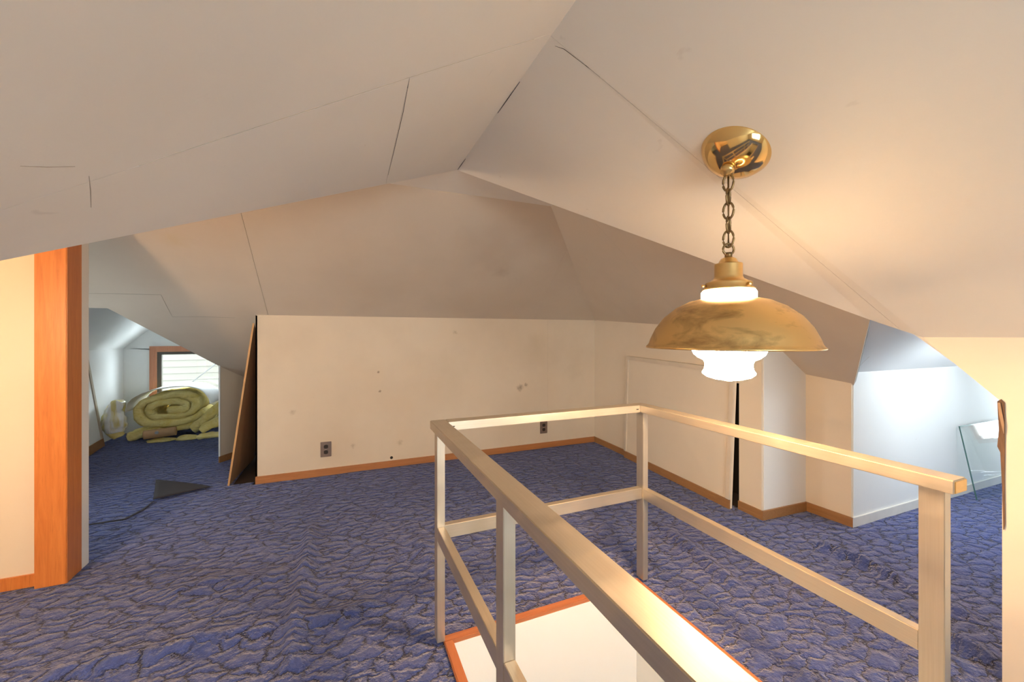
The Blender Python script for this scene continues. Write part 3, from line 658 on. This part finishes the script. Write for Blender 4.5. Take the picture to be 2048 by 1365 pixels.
# ------------------------------------------------------------------ leaning panels
# access hatch on the right wall
def slanted(name, a, b_, a2, b2, th, mat, par):        # quad from bottom a-b to top a2-b2, extruded along its normal by th
    n = (b_ - a).cross(a2 - a).normalized()*th
    return prism(name, [a, b_, b2, a2], n, mat, par)
h0, h1 = Vector((xA(3.15)-.030, 3.15, .002)), Vector((xA(1.935)-.062, 1.935, .002))
t0, t1 = Vector((xA(3.15)-.022, 3.12, .985)), Vector((xA(1.935)-.024, 1.925, .955))
hatch = thing('access_hatch', 'cream access hatch with brown bottom strip leaning on the right wall', 'panel', (2.5, 2.5, 0))
hs = slanted('sheet', h0, h1, t0, t1, .016, M['wall'], hatch)
def hp_(s, t): return h0.lerp(h1, s).lerp(t0.lerp(t1, s), t)
nrm = (h1-h0).cross(t0-h0).normalized()
if nrm.x > 0: nrm = -nrm
def strip(name, s0, s1, q0, q1, th, mat, par): return prism(name, [hp_(s0, q0) + nrm*.0005, hp_(s1, q0) + nrm*.0005, hp_(s1, q1) + nrm*.0005, hp_(s0, q1) + nrm*.0005], nrm*th, mat, par)
# which side the sheet was extruded to does not matter: strips sit proud of the room side
base_n = nrm*.0
cen = sum((Vector(v.co) for v in hs.data.vertices), Vector())/8 + hatch.location
side = (cen - hp_(.5, .5)).dot(nrm)
if side > 0:
    for vv in hs.data.vertices: vv.co -= nrm*.016
strip('edge_moulding', 0, 1, .965, 1, .014, M['hatchm'], hatch)
strip('edge_moulding', .975, 1, .066, .965, .014, M['hatchm'], hatch)
strip('edge_moulding', 0, .022, .066, .965, .014, M['hatchm'], hatch)
strip('bottom_strip', 0, 1, 0, .062, .012, M['base_y'], hatch)
# plywood board at the left end of the back wall
bd = thing('leaning_board', 'thin brown hardboard sheet leaning at the left end of the back wall', 'board', (-.80, 4.1, 0))
a, b_ = FL(455, 973), FL(506, 918); a.z = b_.z = .004
a2, b2 = Vector((XB0-.022, 3.752, 1.285)), Vector((XB0-.022, b_.y, .82))
a.y = max(a.y, 3.752)
slanted('sheet', a, b_, a2, b2, .010, M['ply'], bd)
nn_ = (b_-a).cross(a2-a).normalized()
e_ = Vector((0, -.003, 0))
prism('raw_edge', [a + nn_*.0, a + nn_*.013, a2 + nn_*.013, a2 + nn_*.0], e_, M['ply_edge'], bd)
# hatch in the left dormer
g0, g1 = FL(120, 950), FL(207, 893); g0.z = g1.z = .002
lt1 = at_x(172, 707, dlx+.03); gt0 = Vector((dlx+.03, g0.y + (lt1.y - g1.y), lt1.z))
lh = thing('access_hatch', 'white access hatch with tan bottom strip leaning on the left dormer wall', 'panel', ((g0.x+g1.x)/2, (g0.y+g1.y)/2, 0))
n_ = (g1-g0).cross(gt0-g0).normalized(); n_ = n_ if n_.x > 0 else -n_
prism('sheet', [g0, g1, lt1, gt0], -n_*.015, M['white'], lh)
def gp(s, t): return g0.lerp(g1, s).lerp(gt0.lerp(lt1, s), t)
prism('bottom_strip', [gp(0, 0), gp(1, 0), gp(1, .085), gp(0, .085)], n_*.012, M['base_y'], lh)
prism('edge_moulding', [gp(.965, .085), gp(1, .085), gp(1, 1), gp(.965, 1)], n_*.012, M['mould'], lh)
prism('edge_moulding', [gp(0, .975), gp(.965, .975), gp(.965, 1), gp(0, 1)], n_*.012, M['mould'], lh)
# glass sheet on the dormer wall
q0 = FL(1952, 1002); q0.z = .004
qt = at_y(1917, 853, 1.428); q1 = q0 + Vector((.62, -.03, 0)); qt1 = qt + Vector((.62, -.016, 0))
gl = thing('glass_sheet', 'clear sheet of glass leaning against the daylit dormer wall', 'glass', (q0.x+.3, q0.y, 0))
gn = (q1-q0).cross(qt-q0).normalized(); gn = gn if gn.y < 0 else -gn
prism('sheet', [q0, q1, qt1, qt], gn*.005, M['pane'], gl)
ed = (q1-q0).normalized()*.006
prism('ground_edge', [q0, q0+ed, qt+ed, qt], gn*.0062, M['glass_edge'], gl)
up_ = (qt-q0).normalized()*.006
prism('ground_edge', [qt-up_, qt1-up_, qt1, qt], gn*.0062, M['glass_edge'], gl)
# torn wood corner of the near right wall
tpx = [(1996, 803), (2003, 799), (2010, 806), (2011, 850), (2010, 960), (2011, 1050), (2008, 1060), (2006, 985), (2002, 905), (1996, 893), (1999, 860)]
tc = prism('torn_corner_strip', [at_x(u, v, XE-.001) for u, v in tpx], (-.006, 0, 0), M['torn'], we)
tc['label'] = 'torn brown strip on the wall corner'
tp2 = [(1996, 806), (2001, 806), (2009, 850), (2008, 868), (2000, 835)]
prism('splinter', [at_x(u, v, XE-.010) for u, v in tp2], (-.004, 0, 0), M['ply'], tc)

# ------------------------------------------------------------------ outlets
def outlet(u, v, label):
    c = at_y(u, v, YB); o = thing('wall_outlet', label, 'outlet', (c.x, YB-.001, c.z), 'outlets on the back wall')
    box('cover_plate', c.x-.042, c.x+.042, YB-.007, YB-.001, c.z-.064, c.z+.064, M['plate'], o, .002)
    for s in (1, -1):
        pts = []
        for k in range(20):
            a_ = 2*PI*k/20; pts.append(Vector((c.x + max(-.0165, min(.0165, .0205*math.cos(a_))), YB-.0072, c.z + s*.023 + .0165*math.sin(a_))))
        rc = prism('receptacle', pts, (0, -.0025, 0), M['recept'], o)
        for xo in (-.006, .006): box('slot', c.x+xo-.0012, c.x+xo+.0012, YB-.0102, YB-.0097, c.z+s*.023-.002, c.z+s*.023+.007, M['dark'], rc)
    tube('cover_screw', [Vector((c.x, YB-.0072, c.z)), Vector((c.x, YB-.009, c.z))], .003, M['alu'][2], o, 10)
outlet(652, 899, 'brown duplex outlet left on the back wall, clear of the railing')
outlet(1087, 855, 'brown duplex outlet seen under the far top rail of the railing')

# ------------------------------------------------------------------ insulation by the dormer window
YI = 5.72
def IP(u, v, y=YI): p = at_y(u, v, y); return Vector((p.x, 0, p.z))
def band(name, path, th, y0, y1, mat, par, ny=6, jit=.012, seed=0, smooth=True):
    """a soft batt: a path in the XZ plane with a thickness, swept along Y, roughened"""
    m_ = len(path); V, Fc = [], []; rows = []
    for i, p in enumerate(path):
        d = (path[min(i+1, m_-1)] - path[max(i-1, 0)]).normalized(); nrm_ = Vector((-d.z, 0, d.x))
        tt = th(i/(m_-1)) if callable(th) else th
        rows.append((p - nrm_*tt/2, p - nrm_*tt/4.5, p + nrm_*tt/4.5, p + nrm_*tt/2))
    def jt(p, y):
        q = Vector((p.x*7 + seed, y*7, p.z*7)); n_ = noise.noise_vector(q)*jit + noise.noise_vector(q*3.1)*jit*.5
        return Vector((p.x, y, p.z)) + n_
    nv = 4*(ny+1)
    for i in range(m_):
        for j in range(ny+1):
            y = y0 + (y1-y0)*j/ny
            for k_ in range(4):
                yb = y + ((-.02 if j == 0 else .02 if j == ny else 0) if k_ in (1, 2) else 0)
                V.append(jt(rows[i][k_], yb))
    def id_(i, j, k_): return i*nv + j*4 + k_
    for i in range(m_-1):
        for j in range(ny):
            Fc.append((id_(i, j, 0), id_(i+1, j, 0), id_(i+1, j+1, 0), id_(i, j+1, 0)))
            Fc.append((id_(i, j, 3), id_(i, j+1, 3), id_(i+1, j+1, 3), id_(i+1, j, 3)))
        for k_ in range(3):
            Fc.append((id_(i, 0, k_), id_(i, 0, k_+1), id_(i+1, 0, k_+1), id_(i+1, 0, k_)))
            Fc.append((id_(i, ny, k_), id_(i+1, ny, k_), id_(i+1, ny, k_+1), id_(i, ny, k_+1)))
    for i in (0, m_-1):
        for j in range(ny):
            for k_ in range(3): Fc.append((id_(i, j, k_), id_(i, j+1, k_), id_(i, j+1, k_+1), id_(i, j, k_+1)))
    return link(name, V, Fc, mat, par, smooth)
def smooth_path(pts, n=10):
    out = []
    for i in range(len(pts)-1):
        p0, p1, p2, p3 = pts[max(i-1, 0)], pts[i], pts[i+1], pts[min(i+2, len(pts)-1)]
        for k_ in range(n):
            t = k_/n
            out.append(.5*((2*p1) + (p2-p0)*t + (2*p0-5*p1+4*p2-p3)*t*t + (3*p1-p0-3*p2+p3)*t**3))
    out.append(pts[-1]); return out
c0 = IP(340, 816); ex = (IP(423, 816) - IP(258, 816)).length/2; ez = (IP(340, 776).z - IP(340, 856).z)/2
roll = thing('insulation_roll', 'large yellow fibreglass insulation roll with white top under the dormer window', 'insulation', (c0.x, YI, .0))
tilt = math.radians(6)
def sp(a, k_):      # flattened roll outline
    x, z = math.copysign(abs(math.cos(a))**.8, math.cos(a)), math.copysign(abs(math.sin(a))**.85, math.sin(a))
    x *= (ex - (1-k_)*.30); z *= ez*k_
    return Vector((c0.x + x*math.cos(tilt) - z*math.sin(tilt), 0, c0.z + x*math.sin(tilt) + z*math.cos(tilt)))
path = []
turns = 2.2; ns = 120
for i in range(ns+1):
    t = i/ns; a = PI*.2 + 2*PI*turns*t - 2*PI*turns + (-PI*.35); k_ = .12 + .72*t
    path.append(sp(a, k_))
band('rolled_batt', path, lambda t: .080 + .014*math.sin(23*t), YI, YI+.42, M['fiber'], roll, 6, .020, 1)
fp = [sp(PI*(.98 - 1.0*i/30), 1.02) for i in range(31)]
band('paper_facing', fp, .010, YI-.012, YI+.42, M['paper'], roll, 6, .006, 4)
tail = smooth_path([IP(418, 838), IP(385, 850), IP(330, 859), IP(285, 868), IP(268, 873), IP(254, 876)], 8)
band('loose_tail', tail, .085, YI+.015, YI+.40, M['fiber'], roll, 6, .014, 9)
pb = thing('insulation_bundle', 'yellow insulation bundle in shiny clear plastic against the dormer wall', 'insulation', (IP(222, 840).x, YI, 0))
YQ = YI - .095
band('batt', smooth_path([IP(234, 877, YQ), IP(225, 862, YQ), IP(221, 845, YQ), IP(221, 826, YQ), IP(227, 812, YQ)], 8), lambda t: .08 + .07*math.sin(PI*t), YQ, YQ+.06, M['fiber'], pb, 4, .016, 15)
band('plastic_wrap', smooth_path([IP(234, 866, YQ), IP(231, 850, YQ), IP(230, 828, YQ), IP(238, 800, YQ)], 10), lambda t: .05 + .16*math.sin(PI*min(1, .12+t*.85)), YQ-.02, YQ+.04, M['plastic'], pb, 5, .028, 21)
# pile of loose batts at the right
for n_, (pts, th, yo, lab) in enumerate([
    ([(386, 860), (405, 843), (425, 825), (452, 800)], .085, -.24, 'upper slanting yellow batt of the pile right of the roll'),
    ([(402, 862), (420, 852), (440, 843), (465, 836)], .085, -.42, 'middle yellow batt of the pile right of the roll'),
    ([(396, 877), (415, 874), (440, 872), (470, 870)], .05, -.58, 'lowest flat yellow batt of the pile on the carpet')]):
    pp = smooth_path([IP(p[0], p[1], YI+yo) for p in pts], 8)
    o = tag(band('insulation_batt', pp, th, YI+yo, YI+yo+.12, M['fiber'], None, 6, .020, 30+7*n_), lab, 'insulation', 'loose batts right of the roll')
# kraft roll and scraps
kr = thing('kraft_paper_roll', 'brown paper roll lying under the insulation roll', 'paper roll', (IP(320, 866).x, YI-.1, 0))
ka, kb = at_y(288, 871, YI-.14), at_y(352, 862, YI-.12)
ka.z = max(ka.z, .05)
kb.z = max(kb.z, .055)
tube('paper_roll', [ka, ka.lerp(kb, .05), ka.lerp(kb, .5), ka.lerp(kb, .95), kb], .048, M['kraft'], kr, 20)
lc = at_y(313, 866, YI-.19)
prism('round_label', [lc + Vector((.017*math.cos(a*PI/8), 0, .017*math.sin(a*PI/8))) for a in range(16)], (0, .01, 0), M['foil'], kr)
def scrap(u, v, wd_, hg, seed, lab):
    c_ = FL(u, v); V, Fc = [], []; n_, m_ = 18, 8
    for i in range(m_+1):
        ph = PI/2*i/m_
        for j in range(n_):
            th_ = 2*PI*j/n_; k_ = 1 + .35*noise.noise(Vector((math.cos(th_)*2, math.sin(th_)*2, seed + ph)))
            V.append((c_.x + wd_*k_*math.cos(ph)*math.cos(th_), c_.y + wd_*.5*k_*math.cos(ph)*math.sin(th_), .006 + hg*math.sin(ph)*(1+.3*k_)))
    for i in range(m_):
        for j in range(n_): Fc.append((i*n_+j, i*n_+(j+1) % n_, (i+1)*n_+(j+1) % n_, (i+1)*n_+j))
    Fc.append(tuple(range(n_)))
    return tag(link('insulation_scrap', V, Fc, M['fiber'], None, True), lab, 'insulation', 'torn scraps of insulation')
scrap(322, 884, .12, .028, 2, 'torn yellow scrap on the carpet in front of the brown paper roll')
scrap(374, 880, .11, .040, 8, 'small yellow scrap between the brown paper roll and the loose batts')

# ------------------------------------------------------------------ outside the left window
nh = thing('neighbour_house', 'beige clapboard wall of the house outside the dormer window', 'building', (-2.5, 10.6, -3))
for i in range(34):
    z0 = -3 + i*.14
    prism('siding_board', [Vector((-9, 10.60, z0)), Vector((-9, 10.575, z0)), Vector((-9, 10.592, z0+.15)), Vector((-9, 10.60, z0+.15))], (13, 0, 0), M['siding'], nh)
ca, cb = at_y(384, 765, 10.565), at_y(520, 653, 6.36)
cab = tube('utility_cable', [ca, ca.lerp(cb, .4) + Vector((0, 0, -.02)), cb], .010, M['rubber'], nh, 6); cab['label'] = 'thin dark cable crossing outside the window'
